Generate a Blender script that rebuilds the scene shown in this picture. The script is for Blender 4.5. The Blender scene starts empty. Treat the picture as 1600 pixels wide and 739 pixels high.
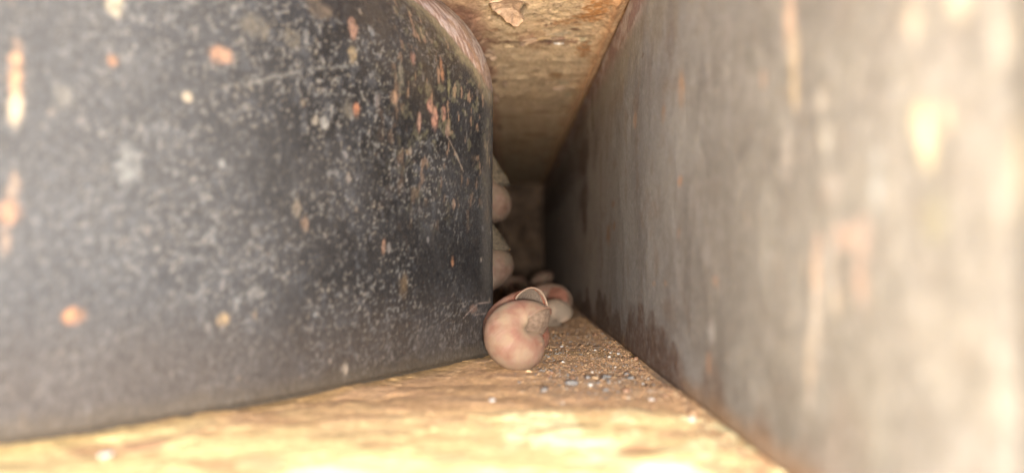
import bpy, bmesh, math, random
import numpy as np
from mathutils import Vector, Matrix, Euler

S = 0.001                      # everything below is written in millimetres
sc = bpy.context.scene
rad = math.radians
random.seed(7)
rng = np.random.default_rng(11)

# ------------------------------------------------------------------ camera
PITCH = math.atan(33.5 / 1155.0)
cd = bpy.data.cameras.new('camera')
cam = bpy.data.objects.new('camera', cd)
sc.collection.objects.link(cam)
cam.location = (0, 0, 0)
cam.rotation_euler = (math.pi / 2 + PITCH, 0, 0)
cd.sensor_width = 36.0
cd.lens = 1155.0 / 1600 * 36
cd.clip_start = 0.002
cd.clip_end = 50
cd.dof.use_dof = True
cd.dof.focus_distance = 0.138
cd.dof.aperture_fstop = 12.5
sc.camera = cam

# ------------------------------------------------------------------ light
SUN_EL, SUN_AZ = 60.0, 8.0      # the sun stands in front, over the blocks; azimuth in degrees to the right of the view
w = bpy.data.worlds.new('World'); sc.world = w; w.use_nodes = True
nt = w.node_tree; nt.nodes.clear()
sky = nt.nodes.new('ShaderNodeTexSky'); sky.sky_type = 'NISHITA'; sky.sun_disc = False
sky.sun_elevation = rad(SUN_EL)
sky.sun_rotation = rad(SUN_AZ)
sky.air_density = 1.0; sky.dust_density = 2.5
bg = nt.nodes.new('ShaderNodeBackground'); bg.inputs['Strength'].default_value = 0.10
wo = nt.nodes.new('ShaderNodeOutputWorld')
nt.links.new(sky.outputs[0], bg.inputs[0]); nt.links.new(bg.outputs[0], wo.inputs[0])
sd = bpy.data.lights.new('sun', 'SUN'); sd.energy = 3.0; sd.angle = rad(0.6); sd.color = (1, 0.94, 0.84)
so = bpy.data.objects.new('sun', sd); sc.collection.objects.link(so)
sv = Vector((math.sin(rad(SUN_AZ)) * math.cos(rad(SUN_EL)), math.cos(rad(SUN_AZ)) * math.cos(rad(SUN_EL)), math.sin(rad(SUN_EL))))
so.rotation_euler = sv.to_track_quat('Z', 'Y').to_euler()
so.location = sv * 0.5
# the phone's own lamp beside the lens: it gives the crisp shadow left of the shell
# and the fall-off into the depth that the photograph shows
ld = bpy.data.lights.new('phone_lamp', 'POINT'); ld.energy = 0.72; ld.shadow_soft_size = 0.0025; ld.color = (1.0, 0.93, 0.85)
lo_ = bpy.data.objects.new('phone_lamp', ld); sc.collection.objects.link(lo_); lo_.location = (0.0045, -0.030, -0.002)
sc.view_settings.view_transform = 'Standard'
sc.view_settings.look = 'None'
sc.view_settings.gamma = 1
sc.view_settings.exposure = 1.78
sc.cycles.use_denoising = True
sc.cycles.max_bounces = 8
sc.cycles.diffuse_bounces = 8

# ------------------------------------------------------------------ helpers
def hashn(ix, iy, iz, seed):
    h = (ix.astype(np.int64) * 374761393 + iy.astype(np.int64) * 668265263 + iz.astype(np.int64) * 2147483647 + seed * 144269504) & 0xFFFFFFFF
    h = ((h ^ (h >> 13)) * 1274126177) & 0xFFFFFFFF
    h = ((h ^ (h >> 16)) * 2246822519) & 0xFFFFFFFF
    return ((h ^ (h >> 15)) & 0xFFFFFF) / float(0xFFFFFF)

def vnoise(x, y, z=0.0, seed=0):
    x = np.asarray(x, float); y = np.asarray(y, float); z = np.asarray(z, float) + np.zeros_like(x)
    fx, fy, fz = np.floor(x), np.floor(y), np.floor(z)
    tx, ty, tz = x - fx, y - fy, z - fz
    tx, ty, tz = [t * t * (3 - 2 * t) for t in (tx, ty, tz)]
    r = 0
    for a in (0, 1):
        for b in (0, 1):
            for c in (0, 1):
                wgt = (tx if a else 1 - tx) * (ty if b else 1 - ty) * (tz if c else 1 - tz)
                r = r + wgt * hashn(fx + a, fy + b, fz + c, seed)
    return r

def fbm(x, y, z=0.0, o=4, seed=0, g=0.5):
    r = 0; amp = 1; tot = 0; f = 1.0
    for i in range(o):
        r = r + amp * vnoise(x * f, y * f, np.asarray(z, float) * f, seed + i * 17)
        tot += amp; amp *= g; f *= 2.03
    return r / tot

def sstep(a, b, x):
    t = np.clip((x - a) / (b - a), 0, 1)
    return t * t * (3 - 2 * t)

def mesh_grid(name, P, attrs=None, closed_u=False, smooth=True):
    """P: (nu, nv, 3) in mm -> mesh of quads, with optional point attributes."""
    nu, nv = P.shape[:2]
    idx = np.arange(nu * nv).reshape(nu, nv)
    if closed_u:
        idx = np.vstack([idx, idx[:1]])
    q = np.stack([idx[:-1, :-1], idx[1:, :-1], idx[1:, 1:], idx[:-1, 1:]], -1).reshape(-1, 4)
    me = bpy.data.meshes.new(name)
    me.vertices.add(nu * nv)
    me.vertices.foreach_set('co', (P.reshape(-1, 3) * S).astype(np.float32).ravel())
    me.loops.add(q.size); me.loops.foreach_set('vertex_index', q.ravel().astype(np.int32))
    me.polygons.add(len(q))
    me.polygons.foreach_set('loop_start', (np.arange(len(q)) * 4).astype(np.int32))
    me.polygons.foreach_set('loop_total', np.full(len(q), 4, np.int32))
    me.update(calc_edges=True)
    me.polygons.foreach_set('use_smooth', np.full(len(q), smooth))
    for k, v in (attrs or {}).items():
        v = np.asarray(v, np.float32)
        if v.ndim == 3:
            a = me.attributes.new(k, 'FLOAT_COLOR', 'POINT')
            a.data.foreach_set('color', np.concatenate([v.reshape(-1, 3), np.ones((nu * nv, 1), np.float32)], 1).ravel())
        else:
            a = me.attributes.new(k, 'FLOAT', 'POINT'); a.data.foreach_set('value', v.ravel())
    return me

def raw_mesh(name, V, F, smooth=True):
    me = bpy.data.meshes.new(name)
    me.from_pydata([tuple(float(c) * S for c in v) for v in V], [], F)
    me.update()
    me.polygons.foreach_set('use_smooth', [smooth] * len(me.polygons))
    return me

def link(name, me, mat=None, parent=None, loc=None, rot=None, **props):
    o = bpy.data.objects.new(name, me); sc.collection.objects.link(o)
    if mat is not None and me is not None and not me.materials: me.materials.append(mat)
    if parent: o.parent = parent
    if loc is not None: o.location = Vector(loc) * S
    if rot is not None: o.rotation_euler = rot
    for k, v in props.items(): o[k] = v
    return o

def ray(px, py):
    return np.array([(px - 800) / 1155.0, 1 * math.cos(PITCH) - (369.5 - py) / 1155.0 * math.sin(PITCH), math.sin(PITCH) + (369.5 - py) / 1155.0 * math.cos(PITCH)])

def project(P):
    f = np.array([0, math.cos(PITCH), math.sin(PITCH)]); u = np.array([0, -math.sin(PITCH), math.cos(PITCH)])
    d = P @ f
    return 800 + P[..., 0] / d * 1155, 369.5 - (P @ u) / d * 1155

# node helper
class NT:
    def __init__(s, name):
        s.m = bpy.data.materials.new(name); s.m.use_nodes = True
        s.t = s.m.node_tree; s.t.nodes.clear()
        s.out = s.n('ShaderNodeOutputMaterial'); s.b = s.n('ShaderNodeBsdfPrincipled')
        s.l(s.b.outputs[0], s.out.inputs[0])
        s.tc = s.n('ShaderNodeTexCoord')
        mp = s.n('ShaderNodeMapping'); mp.inputs['Scale'].default_value = (1000, 1000, 1000)
        s.l(s.tc.outputs['Object'], mp.inputs[0]); s.mm = mp.outputs[0]
    def n(s, t, **k):
        x = s.t.nodes.new(t)
        for a, b in k.items(): setattr(x, a, b)
        return x
    def l(s, a, b): s.t.links.new(a, b)
    def scl(s, v):
        mp = s.n('ShaderNodeMapping'); mp.inputs['Scale'].default_value = v
        s.l(s.mm, mp.inputs[0]); return mp.outputs[0]
    def noise(s, scale, detail=4, rough=0.55, vec=None, dist=0.0):
        x = s.n('ShaderNodeTexNoise'); x.inputs['Scale'].default_value = scale; x.inputs['Detail'].default_value = detail
        x.inputs['Roughness'].default_value = rough; x.inputs['Distortion'].default_value = dist
        s.l(vec if vec is not None else s.mm, x.inputs['Vector']); return x.outputs['Fac']
    def voro(s, scale, vec=None, feature='F1', rnd=1.0):
        x = s.n('ShaderNodeTexVoronoi'); x.feature = feature; x.inputs['Scale'].default_value = scale
        x.inputs['Randomness'].default_value = rnd
        s.l(vec if vec is not None else s.mm, x.inputs['Vector']); return x
    def ramp(s, f, a, b, lo=0.0, hi=1.0):
        x = s.n('ShaderNodeMapRange'); x.interpolation_type = 'SMOOTHSTEP'
        x.inputs['From Min'].default_value = a; x.inputs['From Max'].default_value = b
        x.inputs['To Min'].default_value = lo; x.inputs['To Max'].default_value = hi
        s.l(f, x.inputs['Value']); return x.outputs[0]
    def mix(s, f, a, b, mode='MIX'):
        x = s.n('ShaderNodeMix'); x.data_type = 'RGBA'; x.blend_type = mode
        for sock, v in ((x.inputs[0], f), (x.inputs[6], a), (x.inputs[7], b)):
            if isinstance(v, (int, float)): sock.default_value = v
            elif isinstance(v, tuple): sock.default_value = (*v, 1)
            else: s.l(v, sock)
        return x.outputs[2]
    def math(s, op, a, b=0.0):
        x = s.n('ShaderNodeMath'); x.operation = op
        for i, v in ((0, a), (1, b)):
            if isinstance(v, (int, float)): x.inputs[i].default_value = v
            else: s.l(v, x.inputs[i])
        return x.outputs[0]
    def attr(s, name, col=False):
        x = s.n('ShaderNodeAttribute'); x.attribute_name = name
        return x.outputs['Color'] if col else x.outputs['Fac']
    def bump(s, h, dist, strength=1.0, normal=None):
        x = s.n('ShaderNodeBump'); x.inputs['Distance'].default_value = dist * S; x.inputs['Strength'].default_value = strength
        s.l(h, x.inputs['Height'])
        if normal is not None: s.l(normal, x.inputs['Normal'])
        return x.outputs[0]
    def set(s, **k):
        for a, v in k.items():
            i = s.b.inputs[a.replace('_', ' ')]
            if isinstance(v, (int, float)): i.default_value = v
            elif isinstance(v, tuple): i.default_value = (*v, 1) if len(v) == 3 and 'Radius' not in a else v
            else: s.l(v, i)

# ------------------------------------------------------------------ materials
def wall_material(name, rough_lo, rough_hi, spec, kind):
    k = NT(name)
    base = k.attr('tint', True)
    v = k.scl((1, 1, 0.55))
    f1 = k.noise(2.2, 6, 0.65, v)
    f2 = k.noise(9.0, 4, 0.6, v)
    col = k.mix(k.ramp(f1, 0.3, 0.7), k.mix(1.0, base, (0.72, 0.70, 0.68), 'MULTIPLY'), k.mix(1.0, base, (1.22, 1.2, 1.18), 'MULTIPLY'))
    if kind == 'dark':
        # dust and lime specks of many sizes on dark paint
        for sc_, th, amt, c in ((0.55, 0.20, 0.50, (0.20, 0.20, 0.20)), (1.1, 0.26, 0.55, (0.22, 0.22, 0.21)), (2.4, 0.30, 0.45, (0.26, 0.25, 0.23)), (5.0, 0.30, 0.35, (0.30, 0.28, 0.25))):
            amt *= 0.7
            vo = k.voro(sc_, k.scl((1.0, 1.0, 0.8)))
            m = k.math('MULTIPLY', k.ramp(vo.outputs['Distance'], th, th * 0.35), k.ramp(vo.outputs['Color'], 0.45, 0.62))
            m = k.math('MULTIPLY', m, k.ramp(k.noise(1.7 * sc_, 3), 0.42, 0.62))
            col = k.mix(k.math('MULTIPLY', m, amt), col, c)
        m = k.ramp(k.noise(1.3, 7, 0.72), 0.54, 0.78)
        col = k.mix(k.math('MULTIPLY', m, 0.22), col, (0.17, 0.165, 0.16))
        st = k.ramp(k.noise(7.0, 3, 0.6, k.scl((1, 1, 0.07))), 0.5, 0.78)
        col = k.mix(k.math('MULTIPLY', st, 0.2), col, (0.22, 0.2, 0.175))
    else:
        st = k.noise(0.8, 6, 0.65, k.scl((0.55, 0.55, 0.4)))
        col = k.mix(k.ramp(st, 0.5, 0.72, 0, 0.42), col, (0.17, 0.12, 0.09))
        st2 = k.noise(2.2, 6, 0.65, k.scl((0.5, 0.5, 0.45)))
        col = k.mix(k.ramp(st2, 0.52, 0.72, 0, 0.40), col, (0.50, 0.48, 0.45))
        m = k.ramp(k.noise(0.45, 5, 0.6), 0.45, 0.7)
        col = k.mix(k.math('MULTIPLY', m, 0.25), col, (0.42, 0.38, 0.32))
        vo = k.voro(1.6, k.scl((1, 1, 0.6)))
        m = k.math('MULTIPLY', k.ramp(vo.outputs['Distance'], 0.22, 0.08), k.ramp(vo.outputs['Color'], 0.62, 0.7))
        col = k.mix(k.math('MULTIPLY', m, 0.6), col, (0.36, 0.25, 0.18))
    grain = k.noise(26.0, 3, 0.7)
    col = k.mix(k.ramp(grain, 0.4, 0.8, 0.0, 0.07 if kind == 'dark' else 0.2), col, (0.34, 0.31, 0.28))
    col = k.mix(1.0, col, (0.55, 0.56, 0.60) if kind == 'dark' else (0.77, 0.79, 0.825), 'MULTIPLY')
    rg = k.attr('matte')
    rough = k.math('ADD', k.ramp(f2, 0.3, 0.7, rough_lo, rough_hi), k.math('MULTIPLY', rg, 0.35))
    h = k.math('ADD', k.math('MULTIPLY', f1, 0.5), k.math('MULTIPLY', grain, 0.35))
    h = k.math('ADD', h, k.math('MULTIPLY', f2, 0.4))
    k.set(Base_Color=col, Roughness=rough, Normal=k.bump(h, 0.16 if kind == 'dark' else 0.3, 0.9))
    k.b.inputs['Specular IOR Level'].default_value = spec
    return k.m

def crust_material(name, spark=0.0, bumpd=0.5, rough=0.9):
    k = NT(name)
    base = k.attr('tint', True)
    v = k.scl((0.8, 1.0, 1.0))
    f1 = k.noise(1.6, 8, 0.68, v); f2 = k.noise(8.0, 5, 0.65)
    col = k.mix(k.ramp(f1, 0.3, 0.7), k.mix(1.0, base, (0.70, 0.64, 0.56), 'MULTIPLY'), k.mix(1.0, base, (1.22, 1.18, 1.12), 'MULTIPLY'))
    col = k.mix(k.ramp(f2, 0.55, 0.75, 0, 0.35), col, k.mix(1.0, base, (0.6, 0.45, 0.34), 'MULTIPLY'))
    gr = k.noise(22.0, 3, 0.7)
    col = k.mix(k.ramp(gr, 0.55, 0.78, 0, 0.35), col, k.mix(1.0, base, (1.45, 1.4, 1.35), 'MULTIPLY'))
    h = k.math('ADD', k.math('MULTIPLY', f1, 1.0), k.math('ADD', k.math('MULTIPLY', f2, 0.45), k.math('MULTIPLY', gr, 0.22)))
    k.set(Base_Color=col, Roughness=rough, Normal=k.bump(h, bumpd, 0.9))
    k.b.inputs['Specular IOR Level'].default_value = 0.25
    return k.m

def shell_material(name, lo, hi, dust, dust_amt, rough=0.55, sss=0.25, transl=0.0, spec=0.4, band=0.5):
    k = NT(name)
    g = k.attr('growth'); ph = k.attr('phi')
    cx = k.n('ShaderNodeCombineXYZ'); k.l(g, cx.inputs[0]); k.l(ph, cx.inputs[1])
    mp = k.n('ShaderNodeMapping'); mp.inputs['Scale'].default_value = (38, 0.5, 1); k.l(cx.outputs[0], mp.inputs[0])
    bands = k.noise(1.0, 5, 0.65, mp.outputs[0])
    mp2 = k.n('ShaderNodeMapping'); mp2.inputs['Scale'].default_value = (130, 0.8, 1); k.l(cx.outputs[0], mp2.inputs[0])
    lines = k.noise(1.0, 3, 0.6, mp2.outputs[0])
    blot = k.noise(0.34, 5, 0.55)
    col = k.mix(k.ramp(blot, 0.38, 0.62), lo, hi)
    col = k.mix(k.ramp(bands, 0.4, 0.7, 0, band), col, k.mix(1.0, col, (0.66, 0.55, 0.5), 'MULTIPLY'))
    col = k.mix(k.ramp(lines, 0.55, 0.8, 0, 0.28), col, (0.62, 0.50, 0.40))
    d = k.math('ADD', k.ramp(k.noise(0.28, 6, 0.6), 0.32, 0.66), k.math('MULTIPLY', k.attr('dusty'), 1.0))
    d = k.math('MINIMUM', k.math('MULTIPLY', d, dust_amt), 0.96)
    fine = k.noise(12.0, 5, 0.7)
    d = k.math('MULTIPLY', d, k.ramp(fine, 0.25, 0.55, 0.75, 1.0))
    dc = k.mix(k.ramp(fine, 0.35, 0.7), k.mix(1.0, dust, (0.80, 0.78, 0.75), 'MULTIPLY'), dust)
    col = k.mix(d, col, dc)
    h = k.math('ADD', k.math('MULTIPLY', lines, 0.5), k.math('MULTIPLY', fine, 0.55))
    h = k.math('ADD', h, k.math('MULTIPLY', bands, 0.6))
    r = k.math('ADD', k.math('MULTIPLY', d, 0.35), rough)
    k.set(Base_Color=col, Roughness=r, Normal=k.bump(h, 0.16, 0.85))
    k.b.inputs['Specular IOR Level'].default_value = spec
    k.b.inputs['Subsurface Weight'].default_value = sss
    k.b.inputs['Subsurface Radius'].default_value = (1.0, 0.55, 0.35)
    k.b.inputs['Subsurface Scale'].default_value = 0.0012
    return k.m

def plain_material(name, a, b, scale=6, rough=0.85, spec=0.3, bumpd=0.15, bscale=None):
    k = NT(name)
    f = k.noise(scale, 6, 0.65)
    k.set(Base_Color=k.mix(k.ramp(f, 0.35, 0.65), a, b), Roughness=rough, Normal=k.bump(k.noise(bscale or scale * 2, 5, 0.65), bumpd, 0.9))
    k.b.inputs['Specular IOR Level'].default_value = spec
    return k.m

M = {}
M['dark'] = wall_material('dark_weathered_paint', 0.42, 0.62, 0.22, 'dark')
M['pale'] = wall_material('pale_dusty_paint', 0.5, 0.7, 0.3, 'pale')
M['ledge'] = crust_material('ochre_rust_ledge', bumpd=0.2)
M['ceil'] = crust_material('sandy_rust_scale', bumpd=0.45)
M['back'] = plain_material('brown_rust_back', (0.09, 0.06, 0.042), (0.22, 0.15, 0.10), 0.09)
M['shell_pink'] = shell_material('pink_dusty_shell', (0.21, 0.105, 0.075), (0.255, 0.15, 0.118), (0.28, 0.205, 0.14), 1.1, 0.55, 0.2, spec=0.25, band=0.5)
M['shell_amber'] = shell_material('amber_brown_shell', (0.20, 0.06, 0.035), (0.28, 0.12, 0.08), (0.36, 0.28, 0.22), 0.5, 0.25, 0.2, spec=0.6)
M['shell_worn'] = shell_material('worn_pinkish_shell', (0.22, 0.11, 0.08), (0.28, 0.18, 0.14), (0.27, 0.21, 0.155), 1.0, 0.5, 0.15)
M['shell_wall'] = shell_material('brown_pink_shell', (0.12, 0.068, 0.05), (0.19, 0.125, 0.10), (0.14, 0.11, 0.08), 0.9, 0.5, 0.15)
M['shell_mud'] = shell_material('mud_coated_shell', (0.35, 0.25, 0.18), (0.38, 0.28, 0.2), (0.25, 0.20, 0.155), 1.8, 0.6, 0.0)
M['lip'] = plain_material('pale_shell_lip', (0.24, 0.16, 0.115), (0.36, 0.27, 0.205), 5, 0.5, 0.4, 0.06)
M['film'] = plain_material('grey_brown_film', (0.13, 0.10, 0.08), (0.22, 0.17, 0.13), 3.0, 0.8, 0.3, 0.3)
M['film_brown'] = plain_material('brown_dusty_film', (0.15, 0.105, 0.078), (0.27, 0.195, 0.145), 1.6, 0.8, 0.2, 0.4, 4)
M['film_red'] = plain_material('red_shell_interior', (0.24, 0.09, 0.06), (0.32, 0.16, 0.11), 1.5, 0.5, 0.4, 0.1)

# ------------------------------------------------------------------ left block (dark)
H, FL = 52.0, -18.0

def smooth_path(pts, n, passes=6):
    pts = np.array(pts, float)
    for _ in range(3):            # Chaikin corner cutting
        q = pts[:-1] * 0.75 + pts[1:] * 0.25; r = pts[:-1] * 0.25 + pts[1:] * 0.75
        pts = np.vstack([pts[:1], np.stack([q, r], 1).reshape(-1, 2), pts[-1:]])
    return pts

def resample(pts, dens):
    """dens(point) -> step in mm"""
    d = np.r_[0, np.cumsum(np.hypot(*np.diff(pts, axis=0).T))]
    s = [0.0]
    while s[-1] < d[-1]:
        x = np.interp(s[-1], d, pts[:, 0]); y = np.interp(s[-1], d, pts[:, 1])
        s.append(s[-1] + dens(x, y))
    s[-1] = d[-1]
    s = np.array(s)
    return np.stack([np.interp(s, d, pts[:, 0]), np.interp(s, d, pts[:, 1])], 1), s

def block(path, side, dens, Rt, zt, name, zs):
    """extrude a plan path with a rounded top edge; side=+1: outward normal is to the right of travel"""
    P2, s = resample(smooth_path(path, 0), dens)
    T = np.gradient(P2, axis=0); T /= np.linalg.norm(T, axis=1)[:, None]
    # smooth normals a little so that the roll does not fold
    N = np.stack([T[:, 1], -T[:, 0]], 1) * side
    for _ in range(4):
        N[1:-1] = (N[:-2] + 2 * N[1:-1] + N[2:]) / 4
    N /= np.linalg.norm(N, axis=1)[:, None]
    t = np.clip((zs - zt) / Rt, 0, 0.9999)
    inset = Rt * (1 - np.sqrt(1 - t ** 2))
    Rb = 0.9
    tb = np.clip((FL + Rb - zs) / Rb, 0, 0.9999)
    inset = inset + Rb * (1 - np.sqrt(1 - tb ** 2)) * 0.8
    return P2, N, s, inset

zs = np.r_[np.linspace(FL - 0.3, 32, 180), np.linspace(32.2, 52.9, 110)]
zs = np.sort(zs)
left_path = [(-125, 300), (-125, 80), (-112, 44), (-84, 46), (-50, 70.3), (-32, 90.3), (-19.5, 110.5), (-12.0, 123.5), (-5.2, 135.0), (-3.3, 139.5), (-4.2, 144), (-8.6, 152), (-9.3, 175), (-8.8, 235), (-8.5, 560)]
P2, N, s, inset = block(left_path, +1, lambda x, y: 0.28 if (y < 150 and x > -62 and y > 60) else (1.2 if x > -20 else 4.0), 23.0, 30.0, 'dark', zs)
# outward = towards +X / camera
if N[np.argmin(abs(P2[:, 0] + 32))][1] > 0: N = -N
U, Z = np.meshgrid(s, zs, indexing='ij')
X = P2[:, 0][:, None] - N[:, 0][:, None] * inset[None]
Y = P2[:, 1][:, None] - N[:, 1][:, None] * inset[None]
b = 0.5 * (fbm(U / 14, Z / 14, 0, 3, 5) - 0.5) + 0.10 * (fbm(U / 2.0, Z / 2.0, 0, 3, 8) - 0.5)
X = X + N[:, 0][:, None] * b; Y = Y + N[:, 1][:, None] * b
PL = np.stack([X, Y, np.broadcast_to(Z, X.shape)], -1)
pxl, pyl = project(PL)

def wallpos(PP, px, py, U_, Z_, front):
    """coordinates on the wall surface met by the line of sight through a place in the photo"""
    a, b_ = project(PP)
    d = (a - px) ** 2 + (b_ - py) ** 2 + np.where(front, 0, 1e9)
    i = np.argmin(d); return U_.ravel()[i], Z_.ravel()[i]

def blob(col, U_, Z_, c, ru, rz, colour, amt=1.0, seed=0, soft=0.45, rag=0.5, fr=1.0):
    u0, z0 = c
    sel = (abs(U_ - u0) < ru * 2.2) & (abs(Z_ - z0) < rz * 2.2)
    u, z = U_[sel], Z_[sel]
    r = np.sqrt(((u - u0) / ru) ** 2 + ((z - z0) / rz) ** 2)
    r = r + rag * 2 * (fbm(u * fr / min(ru, rz) * 1.0, z * fr / min(ru, rz) * 1.0, seed * 3.7, 4, seed) - 0.5)
    m = (1 - sstep(1 - soft, 1 + soft, r)) * amt * (0.45 + 0.55 * sstep(0.38, 0.56, fbm(u / 0.7, z / 0.9, seed, 4, seed + 1, 0.6)))
    col[sel] = col[sel] * (1 - m[:, None]) + np.array(colour) * m[:, None]

frontL = (PL[..., 1] < 150) & (PL[..., 1] > 40)
C = np.empty(PL.shape); C[:] = (0.017, 0.0165, 0.018)
matte = np.zeros(X.shape)
def mixc(C, m, colour):
    m = m[..., None]; C *= (1 - m); C += np.array(colour) * m
Yu0 = P2[:, 1][:, None] + 0 * Z
# broad tones of the paint
n1 = fbm(U / 11, Z / 11, 0, 5, 21)
mixc(C, sstep(0.45, 0.75, n1) * 0.35, (0.085, 0.085, 0.088))
reg = sstep(0.36, 0.66, fbm(U / 16 + 3, Z / 13, 0, 3, 47)) * 0.75 + 0.25 + 0.4 * sstep(112, 80, Yu0)
for sc_, a_, b_, am, cc, sd_ in ((4.2, 0.50, 0.78, 0.20, (0.10, 0.11, 0.125), 41), (1.3, 0.58, 0.76, 0.34, (0.14, 0.15, 0.165), 42), (0.55, 0.66, 0.75, 0.55, (0.28, 0.28, 0.27), 43), (0.33, 0.70, 0.76, 0.55, (0.36, 0.33, 0.28), 44)):
    mixc(C, sstep(a_, b_, fbm(U / sc_, Z / sc_, 0, 3 if sc_ < 1 else 4, sd_, 0.5) + 0.05 * (reg - 0.7)) * am * np.clip(reg, 0, 1), cc)
# lens haze painted into the colour as a lime-grey film toward the near end
mixc(C, sstep(104, 74, Y) * 0.45, (0.17, 0.185, 0.205))
# brown dirt along the foot and along the top
foot = sstep(-2, -16, Z + 5 * (n1 - 0.5)); mixc(C, foot * 0.55, (0.13, 0.105, 0.085))
mixc(C, sstep(-14.5, -17.4, Z + 1.2 * (fbm(U / 2, Z / 2, 0, 3, 4) - 0.5)) * 0.5, (0.16, 0.125, 0.08))
top = sstep(22, 44, Z + 16 * (fbm(U / 7, Z / 12, 0, 4, 33) - 0.5)) * sstep(95, 125, Y)
mixc(C, top * 0.5, (0.17, 0.125, 0.075))
# drips of rust and old primer running down from the top right corner
n2 = fbm(U / 1.0, Z / 2.6, 0, 4, 71)
near_top = sstep(-2, 30, Z) * sstep(106, 124, Y)
mixc(C, sstep(0.62, 0.72, n2) * near_top * 0.75, (0.42, 0.27, 0.17))
n3 = fbm(U / 1.3 + 40, Z / 1.5, 0, 4, 72)
mixc(C, sstep(0.62, 0.70, n3) * near_top * 0.45, (0.27, 0.25, 0.15))
# the pink scaly corner on the roll of the top edge
sN = np.interp(U, s, P2[:, 0])
Yu = P2[:, 1][:, None] + 0 * Z
zth = 46.5 - 0.78 * np.clip(Yu - 118, 0, 19) + 3.0 * sstep(118, 90, Yu)
zrel = Z - zth + 3.0 * (fbm(U / 2.5, Z / 3, 0, 5, 90) - 0.5)
roll = sstep(-0.5, 0.8, zrel)
mixc(C, roll * 0.95, (0.52, 0.33, 0.24))
n4 = fbm(U / 0.7, Z / 2.4, 0, 4, 91)
mixc(C, roll * sstep(0.42, 0.66, n4) * 0.75, (0.92, 0.76, 0.66))
mixc(C, roll * sstep(0.55, 0.7, fbm(U / 2.2, Z / 3, 0, 3, 92)) * 0.7, (0.55, 0.32, 0.17))
rim = sstep(-4.5, -0.5, zrel) * (1 - roll); mixc(C, rim * 0.65, (0.42, 0.34, 0.20))
matte += roll
# pale worn corner
corner = sstep(133.5, 136.5, Y) * (Y < 150)
mixc(C, corner * 0.35 * sstep(-12, 0, Z), (0.22, 0.20, 0.17))
WP = lambda x, y: wallpos(PL, x, y, U, Z, frontL)
ORANGE, CREAM, PINK, GREY = (0.42, 0.26, 0.18), (0.50, 0.44, 0.34), (0.52, 0.28, 0.20), (0.26, 0.27, 0.27)
spotsL = [  # photo x, y, half width mm, half height mm, colour
    (345, 86, 1.35, 1.0, ORANGE), (22, 120, 0.55, 3.0, (0.50, 0.32, 0.20)), (22, 170, 0.6, 1.6, CREAM), (18, 330, 0.95, 1.2, ORANGE), (12, 372, 0.5, 1.5, (0.3, 0.24, 0.2)), (24, 290, 0.5, 1.5, (0.34, 0.27, 0.22)),
    (178, 8, 0.9, 1.2, (0.60, 0.55, 0.42)), (174, 96, 0.5, 0.6, (0.42, 0.24, 0.15)), (198, 262, 1.1, 2.1, (0.23, 0.245, 0.25)), (293, 152, 0.55, 0.55, CREAM), (345, 256, 0.5, 0.55, GREY),
    (100, 150, 0.8, 1.0, (0.2, 0.2, 0.19)), (464, 325, 0.6, 1.2, (0.27, 0.23, 0.18)), (477, 350, 0.6, 0.9, (0.33, 0.23, 0.16)), (115, 493, 0.9, 0.9, (0.50, 0.26, 0.14)), (349, 498, 0.8, 0.8, (0.42, 0.31, 0.18)),
    (370, 470, 0.4, 0.4, GREY), (540, 576, 0.5, 0.8, (0.5, 0.42, 0.32)), (493, 491, 0.35, 0.35, GREY), (557, 172, 0.65, 0.9, (0.50, 0.22, 0.12)), (508, 192, 0.8, 0.8, (0.5, 0.5, 0.47)), (492, 188, 0.5, 0.6, (0.3, 0.27, 0.22)),
    (645, 92, 0.6, 0.9, PINK), (553, 45, 0.8, 1.6, (0.40, 0.24, 0.17)), (552, 85, 0.8, 1.2, (0.30, 0.24, 0.15)), (580, 50, 0.6, 0.6, GREY), (616, 152, 0.9, 0.8, (0.40, 0.26, 0.17)), (672, 165, 0.7, 1.1, PINK), (680, 185, 0.9, 1.6, PINK),
    (694, 177, 0.7, 1.3, PINK), (655, 190, 0.5, 1.5, (0.38, 0.24, 0.18)), (690, 112, 0.5, 2.0, (0.38, 0.20, 0.11)), (702, 130, 0.35, 2.2, (0.28, 0.25, 0.13)), (668, 140, 0.9, 1.1, (0.24, 0.20, 0.12)), (626, 120, 0.7, 2.0, (0.22, 0.20, 0.15)),
    (700, 205, 0.6, 1.1, (0.36, 0.24, 0.18)), (600, 385, 0.4, 1.1, (0.36, 0.22, 0.15)), (710, 318, 0.45, 0.9, (0.38, 0.26, 0.18)), (707, 408, 0.4, 0.8, (0.40, 0.20, 0.11)), (740, 482, 1.2, 0.7, (0.26, 0.17, 0.13)), (632, 448, 0.9, 1.8, (0.14, 0.10, 0.06)),
    (637, 238, 0.4, 0.4, (0.40, 0.28, 0.16)), (545, 170, 1.2, 1.3, (0.14, 0.13, 0.11)), (455, 60, 1.5, 1.2, (0.13, 0.12, 0.10)), (400, 45, 2.0, 1.3, (0.15, 0.14, 0.12)), (500, 15, 2.2, 1.5, (0.15, 0.12, 0.09)),
]
for i, (x, y, ru, rz, c) in enumerate(spotsL):
    blob(C, U, Z, WP(x, y), ru, rz, c, 0.92, i + 3)
# random lime and paint flecks
for i in range(900):
    u0 = rng.uniform(s[np.argmax(P2[:, 1] < 75)], s[-1]); z0 = rng.uniform(-17, 48)
    j = np.argmin(abs(s - u0))
    if not (P2[j, 1] < 150 and P2[j, 0] > -70): continue
    r = abs(rng.normal(0.12, 0.16)) + 0.12
    g = rng.uniform(0.10, 0.40); t = rng.uniform(0, 1)
    blob(C, U, Z, (u0, z0), r, r * rng.uniform(0.8, 1.8), (g * (1 + 0.3 * t), g, g * (1.03 - 0.35 * t)), rng.uniform(0.3, 0.75), i)
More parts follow.
